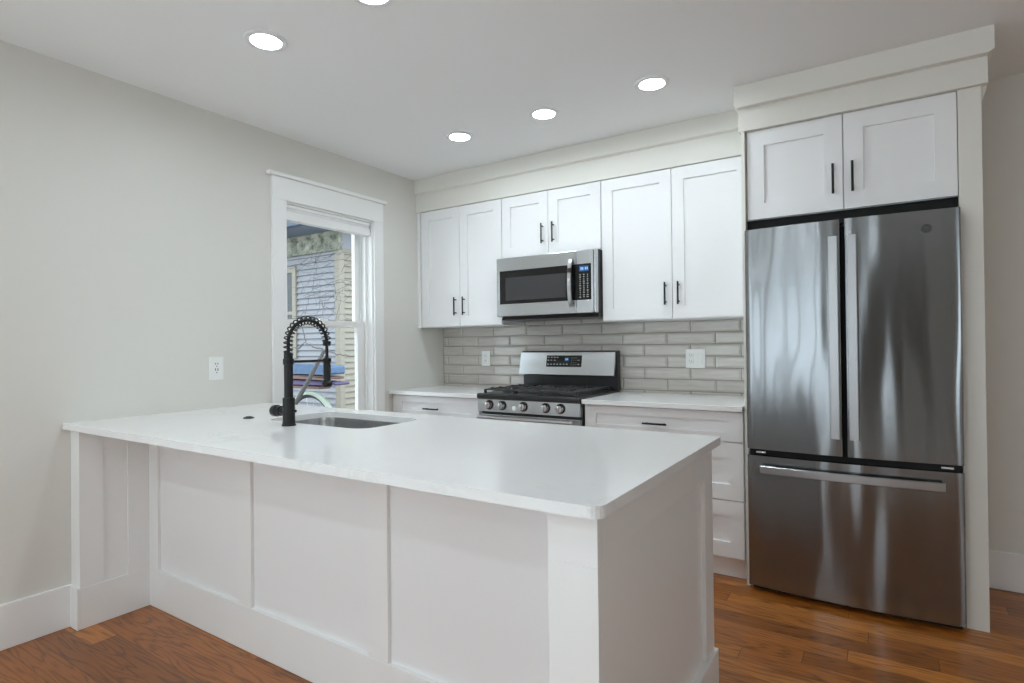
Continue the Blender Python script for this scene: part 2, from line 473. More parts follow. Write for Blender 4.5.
# jambs, stops
for y0, y1 in ((WY0, WY0 + .012), (WY1 - .012, WY1)): box(b, -.158, 0, y0, y1, WZ0, WZ1)
box(b, -.158, 0, WY0, WY1, WZ1 - .012, WZ1)
box(b, -.062, -.048, WY1 - .03, WY1 - .012, WZ0, WZ1 - .012); box(b, -.062, -.048, WY0 + .012, WY0 + .03, WZ0, WZ1 - .012)
box(b, -.112, -.102, WY1 - .026, WY1 - .012, WZ0, WZ1 - .012); box(b, -.112, -.102, WY0 + .012, WY0 + .026, WZ0, WZ1 - .012)
win = struct('window_1', b, 'trim', 'white double-hung window with wide trim on the left wall', 'window')
def sash(name, xa, xb, z0, z1, st, top, bot):
    b = BM(); y0, y1 = WY0 + .014, WY1 - .014
    box(b, xa, xb, y0, y0 + st, z0, z1, .002); box(b, xa, xb, y1 - st, y1, z0, z1, .002)
    box(b, xa, xb, y0 + st, y1 - st, z1 - top, z1, .002); box(b, xa, xb, y0 + st, y1 - st, z0, z0 + bot, .002)
    o = finish(name, b, 'trim', win)
    g = BM(); xm = (xa + xb) / 2
    box(g, xm - .002, xm + .002, y0 + st - .003, y1 - st + .003, z0 + bot - .003, z1 - top + .003)
    finish('pane', g, 'glass', o)
    return o
sash('lower_sash', -.10, -.066, WZ0, 1.408, .075, .04, .07)
sash('upper_sash', -.15, -.116, 1.366, WZ1 - .012, .05, .05, .04)
b = BM(); box(b, -.09, -.07, -1.19, -1.12, 1.408, 1.418, .002); finish('sash_lock', b, 'trim', win)

# window shade (raised)
sh = thing('window_shade', (-.035, -1.14, 2.02), 'white cellular window shade pulled all the way up inside the window frame', 'window shade')
b = BM(); box(b, -.058, -.008, WY0 + .016, WY1 - .02, 2.092, 2.112, .002); finish('head_rail', b, 'trim', sh)
b = BM()
for k in range(5): box(b, -.052 , -.014, WY0 + .018, WY1 - .022, 2.072 + .004 * k, 2.0755 + .004 * k, .001)
finish('stacked_fabric', b, 'fabric', sh)
b = BM(); box(b, -.058, -.006, WY0 + .016, WY1 - .02, 2.018, 2.07, .003); finish('bottom_rail', b, 'trim', sh)

# ------------------------------------------------------------------ recessed ceiling lights
LIGHTS = [(.885, -.89, 'recessed ceiling light nearest the window corner, over the left cabinets'),
          (1.49, -.90, 'middle recessed ceiling light of the row by the cabinets, in front of the microwave'),
          (2.116, -.917, 'recessed ceiling light nearest the refrigerator'),
          (.905, -2.225, 'recessed ceiling light over the left half of the peninsula'),
          (1.517, -2.208, 'recessed ceiling light cut by the top edge of the picture'),
          (2.1, -3.55, 'recessed ceiling light above the right end of the dining side')]
for ly in (-4.6, -5.9):  # unseen lamp rows added to brighten the peninsula front and ceiling
    for lx, pos in ((.7, 'left'), (1.5, 'middle'), (2.3, 'right')):
        LIGHTS.append((lx, ly, 'added fill ceiling light out of view, dining side, %s of the row %s' % (pos, {-4.6: 'nearer the kitchen', -5.9: 'by the added tall windows'}[ly])))
dl = None
for x, y, lab in LIGHTS:
    if dl is None:
        dl = thing('recessed_light', (x, y, CEIL), lab, 'ceiling light', 'recessed ceiling lights')
        b = BM(); lathe(b, [(.084, -.0005), (.0838, -.008), (.082, -.0095), (.064, -.0095), (.0612, -.0085), (.0602, -.0005)], x, y, CEIL, 48)
        finish('trim_ring', b, 'ring', dl, smooth=40)
        b = BM(); lathe(b, [(0, -.0035), (.0598, -.0035), (.0594, -.001), (0, -.001)], x, y, CEIL, 48)
        finish('lens', b, 'lens', dl)
    else:
        c = copy_tree(dl); c.location = (x, y, CEIL); c['label'] = lab

# ------------------------------------------------------------------ backsplash tiles
b = BM(); box(b, .001, 2.46, -.005, -.0005, .88, 1.43)
bs = struct('tile_backsplash', b, 'grout', 'taupe bevelled subway tile backsplash between counter and wall cabinets', 'backsplash')
b = BM()
TL, TH, z = .305, .0755, .9205 - .0755
row = 0
while z < 1.40:
    off = (.2035 if row % 2 == 0 else .0525)
    x = off - 2 * TL
    while x < 2.46:
        xa, xb = max(x, .001) + .002, min(x + TL, 2.458) - .002
        za, zb = max(z, .88) + .002, min(z + TH, 1.43) - .002
        if xb - xa > .012 and zb - za > .012:
            def ring(d, y): return [b.verts.new(p) for p in ((xa + d, y, za + d), (xb - d, y, za + d), (xb - d, y, zb - d), (xa + d, y, zb - d))]
            d = min(.011, (xb - xa) / 3, (zb - za) / 3)
            A, B_, C_ = ring(0, -.0045), ring(0, -.0066), ring(d, -.0118)
            for U, V in ((A, B_), (B_, C_)):
                for k in range(4): b.faces.new((U[k], U[(k + 1) % 4], V[(k + 1) % 4], V[k]))
            b.faces.new(C_)
        x += TL
    z += TH; row += 1
finish('subway_tiles', b, 'tile', bs)

# ------------------------------------------------------------------ handles
def bar_handle(parent, p, length, vertical=True, m='black', r=.0055, stand=.028):
    """bar pull centred at p=(x, y_face, z)."""
    b = BM(); x, y, z = p; h = length / 2
    if vertical:
        tube(b, [(x, y - stand, z - h), (x, y - stand, z + h)], r, 12)
        for s in (-1, 1): tube(b, [(x, y, z + s * h * .72), (x, y - stand, z + s * h * .72)], r * .8, 8)
    else:
        tube(b, [(x - h, y - stand, z), (x + h, y - stand, z)], r, 12)
        for s in (-1, 1): tube(b, [(x + s * h * .72, y, z), (x + s * h * .72, y - stand, z)], r * .8, 8)
    return finish('handle', b, m, parent, smooth=40)

# ------------------------------------------------------------------ wall cabinets
def wall_cabinet(label, x0, x1, z0, z1, doors, handles, yb=-.003, ycar=-.296, yd=-.315, left_filler=None, st=.07, rail=.072, hl=.135):
    t = thing('wall_cabinet', ((x0 + x1) / 2, (yb + ycar) / 2, z0), label, 'cabinet')
    b = BM(); box(b, x0, x1, ycar, yb, z0, z1, .001)
    if left_filler: box(b, left_filler, x0, yd + .006, ycar + .02, z0, z1)
    finish('carcass', b, 'cabinet', t)
    for (a, c, d, e), (hx, hz) in zip(doors, handles):
        b = BM(); shaker(b, a, c, d, e, yd, st=st, rail=rail)
        o = finish('door', b, 'cabinet', t)
        bar_handle(o, (hx, yd, hz), hl)
    return t
wall_cabinet('white double-door wall cabinet in the corner left of the microwave', .028, .801, 1.372, 2.27,
             [(.049, .4205, 1.377, 2.266), (.4245, .799, 1.377, 2.266)], [(.386, 1.522), (.466, 1.522)], left_filler=.002)
wall_cabinet('short white double-door wall cabinet directly above the microwave', .802, 1.564, 1.833, 2.27,
             [(.806, 1.178, 1.838, 2.266), (1.182, 1.561, 1.838, 2.266)], [(1.140, 1.98), (1.223, 1.98)])
wall_cabinet('tall white double-door wall cabinet between microwave and refrigerator', 1.566, 2.462, 1.372, 2.27,
             [(1.571, 2.0155, 1.377, 2.266), (2.0195, 2.458, 1.377, 2.266)], [(1.979, 1.525), (2.057, 1.525)])
# fascia and crown over the wall cabinets
t = thing('crown_moulding', (1.23, -.17, 2.271), 'long warm white crown moulding over the cabinets left of the refrigerator', 'crown moulding')
b = BM(); box(b, .001, 2.458, -.322, -.002, 2.271, 2.412, .001); finish('fascia_board', b, 'cream', t)
b = BM(); prism(b, [(-.342, CEIL - .001), (-.342, 2.418), (-.330, 2.409), (-.322, 2.409), (-.322, CEIL - .001)], .001, 2.44); finish('crown_strip', b, 'cream', t)

# over-the-range microwave ------------------------------------------------
mw = thing('microwave', (1.183, -.18, 1.405), 'stainless over-the-range microwave with black window under the short cabinet', 'microwave')
YM = -.385
b = BM(); box(b, .803, 1.5625, YM + .03, -.0135, 1.425, 1.830, .003)
finish('body', b, 'enamel', mw)
b = BM()
prism(b, [(YM + .031, 1.424), (YM + .02, 1.402), (-.05, 1.402), (-.02, 1.425)], .83, 1.5625)
finish('vent_base', b, 'enamel', mw)
def plate(bm, x0, x1, z0, z1, yf, yb, r=.004): box(bm, x0, x1, yf, yb, z0, z1, r, 2)
b = BM()   # door: four steel rails round the black window
plate(b, .803, 1.419, 1.739, 1.829, YM, YM + .03); plate(b, .803, 1.419, 1.427, 1.512, YM, YM + .03)
plate(b, .803, .829, 1.505, 1.745, YM, YM + .03)
do = finish('door', b, 'steel', mw)
b = BM(); box(b, .826, 1.419, YM + .002, YM + .029, 1.510, 1.741); finish('door_glass', b, 'black_gloss', do)
b = BM(); box(b, .876, 1.345, YM + .0005, YM + .003, 1.535, 1.692, .001); finish('window_pane', b, 'micro_glass', do)
b = BM()
pts = []
for k in range(13):
    s = k / 12; zz = 1.470 + s * .308
    pts.append((1.388, YM - .012 - .03 * math.sin(math.pi * s) ** .6, zz))
prof = []
for p in pts: prof.append(p)
for (xa, ya, za), (xb, yb2, zb) in zip(pts, pts[1:]):
    vs = [b.verts.new(q) for q in ((xa - .013, ya, za), (xa + .011, ya, za), (xb + .011, yb2, zb), (xb - .013, yb2, zb),
                                   (xa - .013, ya + .012, za), (xa + .011, ya + .012, za), (xb + .011, yb2 + .012, zb), (xb - .013, yb2 + .012, zb))]
    for f in ((0, 1, 2, 3), (4, 5, 6, 7), (0, 3, 7, 4), (1, 2, 6, 5), (0, 1, 5, 4), (3, 2, 6, 7)): b.faces.new([vs[i] for i in f])
box(b, 1.378, 1.398, YM - .014, YM + .001, 1.470, 1.486); box(b, 1.378, 1.398, YM - .014, YM + .001, 1.762, 1.778)
bmesh.ops.remove_doubles(b, verts=b.verts[:], dist=.0005)
finish('handle', b, 'chrome_soft', do, smooth=35)
b = BM(); plate(b, 1.4205, 1.540, 1.739, 1.829, YM, YM + .03); plate(b, 1.4205, 1.540, 1.427, 1.512, YM, YM + .03); plate(b, 1.524, 1.541, 1.505, 1.745, YM, YM + .03)
plate(b, 1.542, 1.5625, 1.427, 1.829, YM + .002, YM + .03, .006)
cp = finish('control_panel', b, 'steel', mw)
b = BM(); box(b, 1.4205, 1.526, YM + .0015, YM + .029, 1.510, 1.741); n0 = set(b.faces)
for r in range(11):
    for c in range(3):
        x = 1.447 + c * .026; z = 1.672 - r * .0142
        wd = random.choice((.006, .009, .012)); z += random.choice((-.001, 0, .001))
        box(b, x - wd / 2, x + wd / 2, YM + .0006, YM + .002, z - .0024, z + .0024)
paint_after(b, n0); finish('keypad', b, ('black_gloss', 'marking'), cp)
b = BM(); box(b, 1.441, 1.508, YM + .0006, YM + .002, 1.693, 1.728); finish('display', b, 'display', cp)
b = BM()
for x in (1.452, 1.464, 1.482, 1.494):
    box(b, x, x + .007, YM + .0001, YM + .0007, 1.702, 1.719)
finish('display_digits', b, 'digit', cp)

# ------------------------------------------------------------------ base cabinets and worktops
def base_cabinet(label, x0, x1, drawers, yd=-.60, dx=None, st=.07, rail=.046, side_filler=None):
    t = thing('base_cabinet', ((x0 + x1) / 2, -.3, 0), label, 'cabinet')
    b = BM(); box(b, x0, x1, yd + .0195, -.0135, .11, .878, .001)
    if side_filler: box(b, side_filler[0], side_filler[1], yd + .006, yd + .03, .11, .878)
    finish('carcass', b, 'cabinet', t)
    b = BM(); box(b, x0, x1, -.53, -.514, .001, .112); finish('toe_kick', b, 'cabinet', t)
    for (a, c, d, e, rl), hz in drawers:
        b = BM(); shaker(b, a, c, d, e, yd, st=st, rail=rl)
        o = finish('drawer', b, 'cabinet', t)
        if hz: bar_handle(o, (hz[0], yd, hz[1]), .135, False)
    return t
base_cabinet('white base cabinet in the corner under the window side counter', .022, .800,
             [((.026, .796, .720, .872, .046), (.392, .786)), ((.026, .796, .418, .714, .07), (.392, .64)), ((.026, .796, .122, .412, .07), (.392, .34))], side_filler=(.002, .022))
base_cabinet('white three-drawer base cabinet between range and refrigerator', 1.570, 2.462,
             [((1.574, 2.460, .719, .872, .046), (2.003, .788)), ((1.574, 2.460, .418, .713, .08), (2.003, .64)), ((1.574, 2.460, .123, .413, .078), (2.003, .34))])
def worktop(label, x0, x1):
    b = BM(); box(b, x0, x1, -.637, -.0135, .8785, .905, .002)
    return tag(finish('countertop', b, 'quartz'), label, 'countertop')
worktop('short white quartz countertop in the corner left of the range', .001, .815)
worktop('white quartz countertop between range and refrigerator', 1.570, 2.463)

# ------------------------------------------------------------------ gas range
R0, R1 = .821, 1.561
rg = thing('gas_range', ((R0 + R1) / 2, -.33, 0), 'stainless gas range with black cooktop and five front knobs', 'range')
b = BM(); box(b, R0, R1, -.60, -.03, .03, .878, .002); finish('body', b, 'enamel', rg)
for x in (R0 + .06, R1 - .06):
    for y in (-.55, -.1):
        b = BM(); cyl(b, (x, y, .0), 'Z', .018, .031, 16); finish('foot', b, 'void', rg)
b = BM(); prism(b, [(-.640, .879), (-.652, .886), (-.652, .906), (-.645, .915), (-.04, .915), (-.04, .878)], R0 - .002, R1 + .002)
finish('cooktop', b, 'enamel', rg)
b = BM(); prism(b, [(-.640, .8785), (-.648, .801), (-.60, .801), (-.60, .8785)], R0, R1); finish('knob_panel', b, 'steel', rg)
for x in (.912, 1.012, 1.172, 1.332, 1.434):
    b = BM(); y = -.6435; z = .843
    lathe(b, [(0, 0), (.0255, 0), (.0265, -.004), (.024, -.010), (.023, -.026), (.0205, -.030), (0, -.030)], x, y, z, 28, 'Y')
    box(b, x - .0045, x + .0045, y - .038, y - .02, z - .021, z + .021, .002)
    k = finish('knob', b, 'chrome', rg, smooth=40)
    b = BM(); lathe(b, [(.027, .003), (.0305, .002), (.0305, -.005), (.027, -.0055)], x, y, z, 28, 'Y'); finish('bezel', b, 'void', k, smooth=40)
b = BM(); cyl(b, (1.1045, -.6483, .830), 'Y', .0165, .003, 24, .0003); finish('sticker', b, 'sticker', rg)
b = BM(); box(b, R0 + .004, R1 - .004, -.636, -.60, .21, .783, .004)
od = finish('oven_door', b, 'steel', rg)
b = BM(); box(b, R0 + .09, R1 - .09, -.638, -.62, .32, .66, .003); finish('oven_window', b, 'black_gloss', od)
b = BM(); tube(b, [(R0 + .03, -.688, .766), (R1 - .03, -.688, .766)], .012, 16)
for x in (R0 + .06, R1 - .06): box(b, x - .011, x + .011, -.686, -.634, .757, .775, .003)
finish('handle', b, 'chrome_soft', od, smooth=40)
b = BM(); box(b, R0 + .004, R1 - .004, -.632, -.60, .05, .2, .004); finish('storage_drawer', b, 'steel', rg)
# backguard
b = BM()
prism(b, [(-.03, .915), (-.07, .915), (-.075, 1.02), (-.088, 1.178), (-.082, 1.184), (-.03, 1.184)], R0 + .002, R1 + .004); bgd = finish('backguard', b, 'enamel', rg)
b = BM(); prism(b, [(-.118, 1.016), (-.126, 1.012), (-.132, 1.018), (-.098, 1.172), (-.088, 1.177), (-.080, 1.172)], R0 - .002, R1 - .001); co = finish('control_console', b, 'steel', bgd)
def on_console(u): return (-.132 + (u - 1.018) * (.034 / .154))     # console face y at height u
def cplate(bm, x0, x1, z0, z1, lift):
    q = [bm.verts.new(p) for p in ((x0, on_console(z0) - lift, z0), (x1, on_console(z0) - lift, z0), (x1, on_console(z1) - lift, z1), (x0, on_console(z1) - lift, z1))]
    q2 = [bm.verts.new((v.co.x, v.co.y + .003, v.co.z)) for v in q]
    bm.faces.new(q); bm.faces.new(q2[::-1])
    for k in range(4): bm.faces.new((q[k], q[(k + 1) % 4], q2[(k + 1) % 4], q2[k]))
b = BM(); cplate(b, 1.186, 1.220, 1.112, 1.137, .0016); finish('clock_display', b, 'display', co)
b = BM()
for x in (1.193, 1.204): cplate(b, x, x + .007, 1.119, 1.131, .0022)
finish('display_digits', b, 'digit', co)
b = BM(); cplate(b, 1.040, 1.318, 1.072, 1.152, .0008); n0 = set(b.faces)
for z, xs_ in ((1.138, (1.055, 1.08, 1.105, 1.128)), (1.118, (1.055, 1.08, 1.107, 1.295)), (1.09, (1.055, 1.08, 1.105, 1.13, 1.155, 1.18, 1.205, 1.295))):
    for x in xs_: cplate(b, x - .006, x + .006, z - .003, z + .003, .0016)
for z in (1.135, 1.118, 1.102, 1.088):
    for x in (1.24, 1.258, 1.275): cplate(b, x - .002, x + .002, z - .002, z + .002, .0016)
paint_after(b, n0); finish('touch_panel', b, ('black_gloss', 'marking'), co)
# burners and grates
for (x, y, r) in ((.965, -.47, .042), (.965, -.2, .036), (1.182, -.335, .05), (1.40, -.47, .046), (1.40, -.2, .034)):
    b = BM(); lathe(b, [(0, .9145), (r + .012, .9145), (r + .01, .922), (r, .923), (r, .930), (r - .004, .933), (0, .933)], x, y, 0, 24); finish('burner', b, 'iron', rg, smooth=40)
GX = [.852, 1.088, 1.276, 1.520]
for i in range(3):
    b = BM()
    xa, xb, ya, yb = GX[i] + .003, GX[i + 1] - .003, -.605, -.105
    zt, r = .943, .0055
    def bar(p, q): 
        x0, x1 = sorted((p[0], q[0])); y0, y1 = sorted((p[1], q[1]))
        box(b, x0 - r, x1 + r, y0 - r, y1 + r, zt - .010, zt, .002, 1)
    bar((xa, ya), (xb, ya)); bar((xa, yb), (xb, yb)); bar((xa, ya), (xa, yb)); bar((xb, ya), (xb, yb))
    xm = (xa + xb) / 2
    bar((xa, -.355), (xb, -.355)); bar((xm, ya), (xm, -.50)); bar((xm, -.45), (xm, -.26)); bar((xm, -.2), (xm, yb))
    for y in (-.53, -.43, -.28, -.18):
        bar((xa, y), (xm - .035, y)); bar((xm + .035, y), (xb, y))
        for x in (xa + .002, xb - .002): box(b, x - .008, x + .008, y - .009, y + .009, zt - .008, zt + .005, .002, 1)
    for x in (xa, xb):
        for y in (ya, -.355, yb): box(b, x - .007, x + .007, y - .007, y + .007, .9148, zt - .004, .001, 1)
    finish('grate', b, 'iron', rg)

# ------------------------------------------------------------------ refrigerator and its enclosure
t = thing('refrigerator_cabinet', (2.915, -.29, 1.84), 'white double-door cabinet above the refrigerator', 'cabinet')
b = BM(); box(b, 2.486, 3.341, -.560, -.003, 1.845, 2.30, .001); finish('carcass', b, 'cabinet', t)
b = BM(); box(b, 2.487, 3.340, -.558, -.54, 1.79, 1.8445); box(b, 2.487, 3.340, -.575, -.558, 1.842, 1.8449); finish('painted_shadow_strip', b, 'void', t)  # black strips standing in for deep shadow in the gap above the refrigerator
for (a, c, hx) in ((2.493, 2.9135, 2.874), (2.9185, 3.340, 2.953)):
    b = BM(); shaker(b, a, c, 1.850, 2.297, -.58, st=.078, rail=.078)
    o = finish('door', b, 'cabinet', t); bar_handle(o, (hx, -.58, 1.994), .14)
b = BM(); box(b, 2.468, 2.485, -.602, -.003, .001, 2.2995, .001)
tag(finish('side_panel', b, 'cream'), 'narrow warm white panel at the left side of the refrigerator', 'panel')
p = thing('side_panel', (3.38, -.3, 0), 'tall warm white panel standing at the right side of the refrigerator', 'panel')
b = BM(); box(b, 3.343, 3.423, -.582, -.562, .001, 2.2995, .001); finish('face_stile', b, 'cream', p)
b = BM(); box(b, 3.404, 3.4225, -.562, -.003, .001, 2.2995, .001); finish('end_panel', b, 'cream', p)
t = thing('crown_moulding', (2.95, -.3, 2.287), 'deep stepped warm white crown moulding over the refrigerator cabinet', 'crown moulding')
b = BM()
box(b, 2.457, 3.443, -.603, -.5625, 2.3005, 2.4125, .0008)
box(b, 2.457, 2.47, -.5625, -.345, 2.3005, 2.4125)
prism(b, [(3.4235, 2.24), (3.4235, 2.4125), (3.443, 2.4125), (3.443, 2.29)], -.5625, -.003, 'Y')
finish('fascia_board', b, 'cream', t)
b = BM(); prism(b, [(2.442, CEIL - .001), (2.442, 2.424), (2.456, 2.4125), (3.443, 2.4125), (3.461, 2.424), (3.461, CEIL - .001)], -.640, -.003, 'Y'); finish('crown_strip', b, 'cream', t)

fr = thing('refrigerator', (2.915, -.34, 0), 'stainless french-door refrigerator with bottom freezer drawer', 'refrigerator')
FX0, FX1, FC = 2.487, 3.342, 2.9145
b = BM(); box(b, 2.494, 3.336, -.585, -.035, .035, 1.772, .004); finish('cabinet_body', b, 'grey_case', fr)
b = BM(); box(b, 2.497, 3.333, -.630, -.585, .05, 1.76); finish('door_gasket', b, 'void', fr)
b = BM(); box(b, 2.50, 3.33, -.605, -.585, .0, .05); box(b, 2.50, 3.33, -.58, -.1, .0, .0345); finish('base_grille', b, 'void', fr)
def front_y(x): return -.648 - .024 * (1 - ((x - FC) / .4275) ** 2)
def bowed(bm, x0, x1, z0, z1, yb, c=.006, n=14):
    """door slab with bowed front and softened edges"""
    prof = [(x0, yb), (x0, front_y(x0) + c), (x0 + c * .4, front_y(x0) + c * .25)]
    for k in range(n + 1):
        x = x0 + c + (x1 - x0 - 2 * c) * k / n
        prof.append((x, front_y(x)))
    prof += [(x1 - c * .4, front_y(x1) + c * .25), (x1, front_y(x1) + c), (x1, yb)]
    prism(bm, prof, z0, z1, 'Z')
def flat_bar(bm, path, wdir, wd, th):
    """rectangular bar along path; wdir = width direction, thickness along y"""
    wdir = Vector(wdir)
    rings = []
    for p in path:
        p = Vector(p)
        e = .003
        rr = []
        for s, y in ((-1 , th), (-1, e), (-1 + 2 * e / wd, 0), (1 - 2 * e / wd, 0), (1, e), (1, th)):
            rr.append(bm.verts.new(p + wdir * (s * wd / 2) + Vector((0, y, 0))))
        rings.append(rr)
    for A, B in zip(rings, rings[1:]):
        for k in range(6): bm.faces.new((A[k], A[(k + 1) % 6], B[(k + 1) % 6], B[k]))
    bm.faces.new(rings[0][::-1]); bm.faces.new(rings[-1])
for side, (a, c, hx) in enumerate(((FX0, 2.9025, 2.876), (2.9185, FX1, 2.950))):
    b = BM(); bowed(b, a, c, .703, 1.787, -.6302)
    o = finish('door', b, 'fridge_steel', fr, smooth=30)
    b = BM(); yf = front_y(hx)
    flat_bar(b, [(hx, yf - .045, .787), (hx, yf - .045, 1.706)], (1, 0, 0), .038, .016)
    for z in (.82, 1.672): box(b, hx - .012, hx + .012, yf - .03, yf + .001, z - .02, z + .02, .003)
    finish('handle', b, 'chrome_soft', o, smooth=35)
b = BM(); x, z = 3.224, 1.708
lathe(b, [(.0, -.0015), (.0165, -.0015)], x, front_y(x), z, 32, 'Y'); n0 = set(b.faces)
lathe(b, [(.0165, -.0015), (.0175, -.003), (.0195, -.003), (.0205, 0)], x, front_y(x), z, 32, 'Y')
for k in (-1, 1):       # two looped strokes inside the ring
    tube(b, [(x + k * .0055 + .005 * math.cos(q * .7), front_y(x) - .0022, z + .009 * math.sin(q * .7)) for q in range(9)], .0008, 6)
paint_after(b, n0)
finish('round_emblem', b, ('grey_case', 'fridge_steel'), fr, smooth=40)
b = BM(); bowed(b, FX0, FX1, .028, .671, -.6302, n=24)
o = finish('freezer_drawer', b, 'fridge_steel', fr, smooth=30)
b = BM()
path = []
for k in range(25):
    x = 2.553 + (3.274 - 2.553) * k / 24
    path.append((x, front_y(x) - .047, .613))
flat_bar(b, path, (0, 0, 1), .036, .016)
for x in (2.59, 3.238): box(b, x - .02, x + .02, front_y(x) - .032, front_y(x) + .001, .602, .624, .003)
finish('handle', b, 'chrome_soft', o, smooth=35)
for x in (2.55, 3.285):
    b = BM(); box(b, x - .022, x + .022, -.646, -.62, .682, .692, .002); finish('hinge', b, 'chrome', fr)
for x in (2.53, 3.30):
    b = BM(); box(b, x - .03, x + .03, -.635, -.53, 1.7725, 1.785, .003); finish('hinge', b, 'grey_case', fr)

# ------------------------------------------------------------------ peninsula
pen = thing('peninsula', (1.28, -2.0, 0), 'long white panelled peninsula joined to the left wall', 'peninsula')
PX0, PX1 = .089, 2.562
b = BM()
box(b, .0015, 2.548, -2.308, -2.20, .001, .8775); box(b, .0015, 2.548, -1.70, -1.68, .001, .8775)
box(b, .0015, .55, -2.20, -1.70, .001, .8775); box(b, 1.48, 2.548, -2.20, -1.70, .001, .8775); box(b, .55, 1.48, -2.20, -1.70, .001, .12)
finish('cabinet_core', b, 'cabinet', pen)
b = BM(); box(b, PX0 + .001, 2.442, -2.322, -2.308, .001, .182, .002); finish('front_baseboard', b, 'trim', pen)
for x0, x1 in ((PX0 + .001, .172), (.823, .917), (1.585, 1.681), (2.355, 2.442)):
    b = BM(); box(b, x0, x1, -2.3215, -2.3075, .182, .878, .001); finish('batten', b, 'trim', pen)
# left leg against the wall, with a recessed side panel
b = BM()
box(b, .0015, PX0 - .008, -2.606, -2.3085, .001, .8775, .001)
for y0, y1, z0, z1 in ((-2.606, -2.513, .18, .8775), (-2.412, -2.3085, .18, .8775), (-2.513, -2.412, .787, .8775), (-2.606, -2.3085, .001, .18)):
    box(b, PX0 - .009, PX0 if z0 > .1 else PX0 + .002, y0, y1, z0, z1, .0008)
finish('wall_leg', b, 'trim', pen)
b = BM(); box(b, .0165, PX0 + .003, -2.618, -2.606, .001, .182, .002); finish('leg_baseboard', b, 'trim', pen)
# right leg and end panel
b = BM()
box(b, 2.443, 2.550, -2.588, -2.3085, .001, .8775, .001)
box(b, 2.443, PX1, -2.5895, -2.570, .001, .762, .001); box(b, 2.443, PX1, -2.5895, -2.570, .7626, .8775, .001)
finish('end_leg', b, 'trim', pen)
b = BM()
for y0, y1, z0, z1 in ((-2.5695, -2.489, .175, .8775), (-1.746, -1.646, .175, .8775), (-2.489, -1.746, .778, .8775)):
    box(b, 2.548, PX1, y0, y1, z0, z1, .001)
box(b, 2.5478, 2.5492, -2.4895, -1.7455, .17, .7785)
finish('end_panel', b, 'trim', pen)
b = BM(); box(b, 2.548, PX1 + .010, -2.5995, -1.628, .001, .172, .003); box(b, 2.444, 2.5485, -2.5995, -2.589, .001, .172, .002); finish('end_baseboard', b, 'trim', pen)
b = BM()
for k in range(4):
    x0 = .02 + k * .63
    shaker(b, x0, x0 + .62, .12, .868, 0, st=.07)
for v in b.verts: v.co.y = -1.66 - v.co.y
finish('kitchen_side_doors', b, 'cabinet', pen)

# slab with sink cut-out
SX0, SX1, SY0, SY1 = .705, 1.345, -2.118, -1.758
b = BM()
zt, zb = .905, .8785
outer = rounded(.0012, 2.589, -2.6355, -1.6246, .02, 5, radii=(.012, .001, .001, .03))
inner = rounded(SX0, SX1, SY0, SY1, .075, 8)
def slab_layer(z):
    vo = [b.verts.new((x, y, z)) for x, y in outer]; vi = [b.verts.new((x, y, z)) for x, y in inner]
    eo = [b.edges.new((vo[i], vo[(i + 1) % len(vo)])) for i in range(len(vo))]
    ei = [b.edges.new((vi[i], vi[(i + 1) % len(vi)])) for i in range(len(vi))]
    bmesh.ops.triangle_fill(b, use_beauty=True, use_dissolve=False, edges=eo + ei)
    return vo, vi
to, ti = slab_layer(zt); bo, bi = slab_layer(zb)
def wallring(A, B, e=.002):
    for k in range(len(A)): b.faces.new((A[k], A[(k + 1) % len(A)], B[(k + 1) % len(B)], B[k]))
wallring(to, bo); wallring(ti, bi)
tag(finish('countertop', b, 'quartz'), 'large white quartz countertop on the peninsula with a sink cut-out', 'countertop')

# sink ---------------------------------------------------------------
sk = thing('sink', ((SX0 + SX1) / 2, (SY0 + SY1) / 2, .69), 'undermount stainless steel sink in the peninsula countertop', 'sink')
b = BM()
def rr(inset, z, r): return [b.verts.new((x, y, z)) for x, y in rounded(SX0 - .006 + inset, SX1 + .006 - inset, SY0 - .006 + inset, SY1 + .006 - inset, r, 8)]
L = [rr(-.012, .878, .085), rr(0, .878, .08), rr(.001, .86, .08), rr(.006, .72, .075), rr(.02, .70, .065), rr(.045, .694, .05)]
for A, B in zip(L, L[1:]):
    for k in range(len(A)): b.faces.new((A[k], A[(k + 1) % len(A)], B[(k + 1) % len(B)], B[k]))
b.faces.new(L[-1])
so = finish('basin', b, 'sink_steel', sk, smooth=50)
b = BM(); lathe(b, [(0, .695), (.03, .695), (.034, .698), (.044, .698), (.046, .694)], (SX0 + SX1) / 2, (SY0 + SY1) / 2 + .03, 0, 24); finish('drain', b, 'chrome', sk, smooth=40)

# faucet ---------------------------------------------------------------
fx, fy = .983, -2.187
fa = thing('faucet', (fx, fy, .905), 'matte black spring pull-down faucet arching over the sink', 'faucet')
b = BM(); lathe(b, [(0, .9052), (.028, .9052), (.0285, .911), (.0255, .914), (.0245, .93), (.0245, 1.018), (.0235, 1.021), (.0, 1.021)], fx, fy, 0, 32); finish('base', b, 'black', fa, smooth=40)
b = BM(); lathe(b, [(0, 1.02), (.0178, 1.02), (.0178, 1.158), (.0215, 1.160), (.0215, 1.182), (.0178, 1.184), (.0178, 1.206), (.012, 1.21), (0, 1.21)], fx, fy, 0, 32); finish('post', b, 'black', fa, smooth=40)
# hose path
RA = .0985
path = [Vector((fx, fy, 1.20 + .048 * k / 10)) for k in range(10)]
for k in range(49):
    a = math.pi * k / 48
    path.append(Vector((fx, fy + RA - RA * math.cos(a), 1.248 + RA * math.sin(a))))
ye = fy + 2 * RA
b = BM(); tube(b, path + [Vector((fx, ye, 1.175))], .0072, 12); finish('hose', b, 'black', fa, smooth=60)
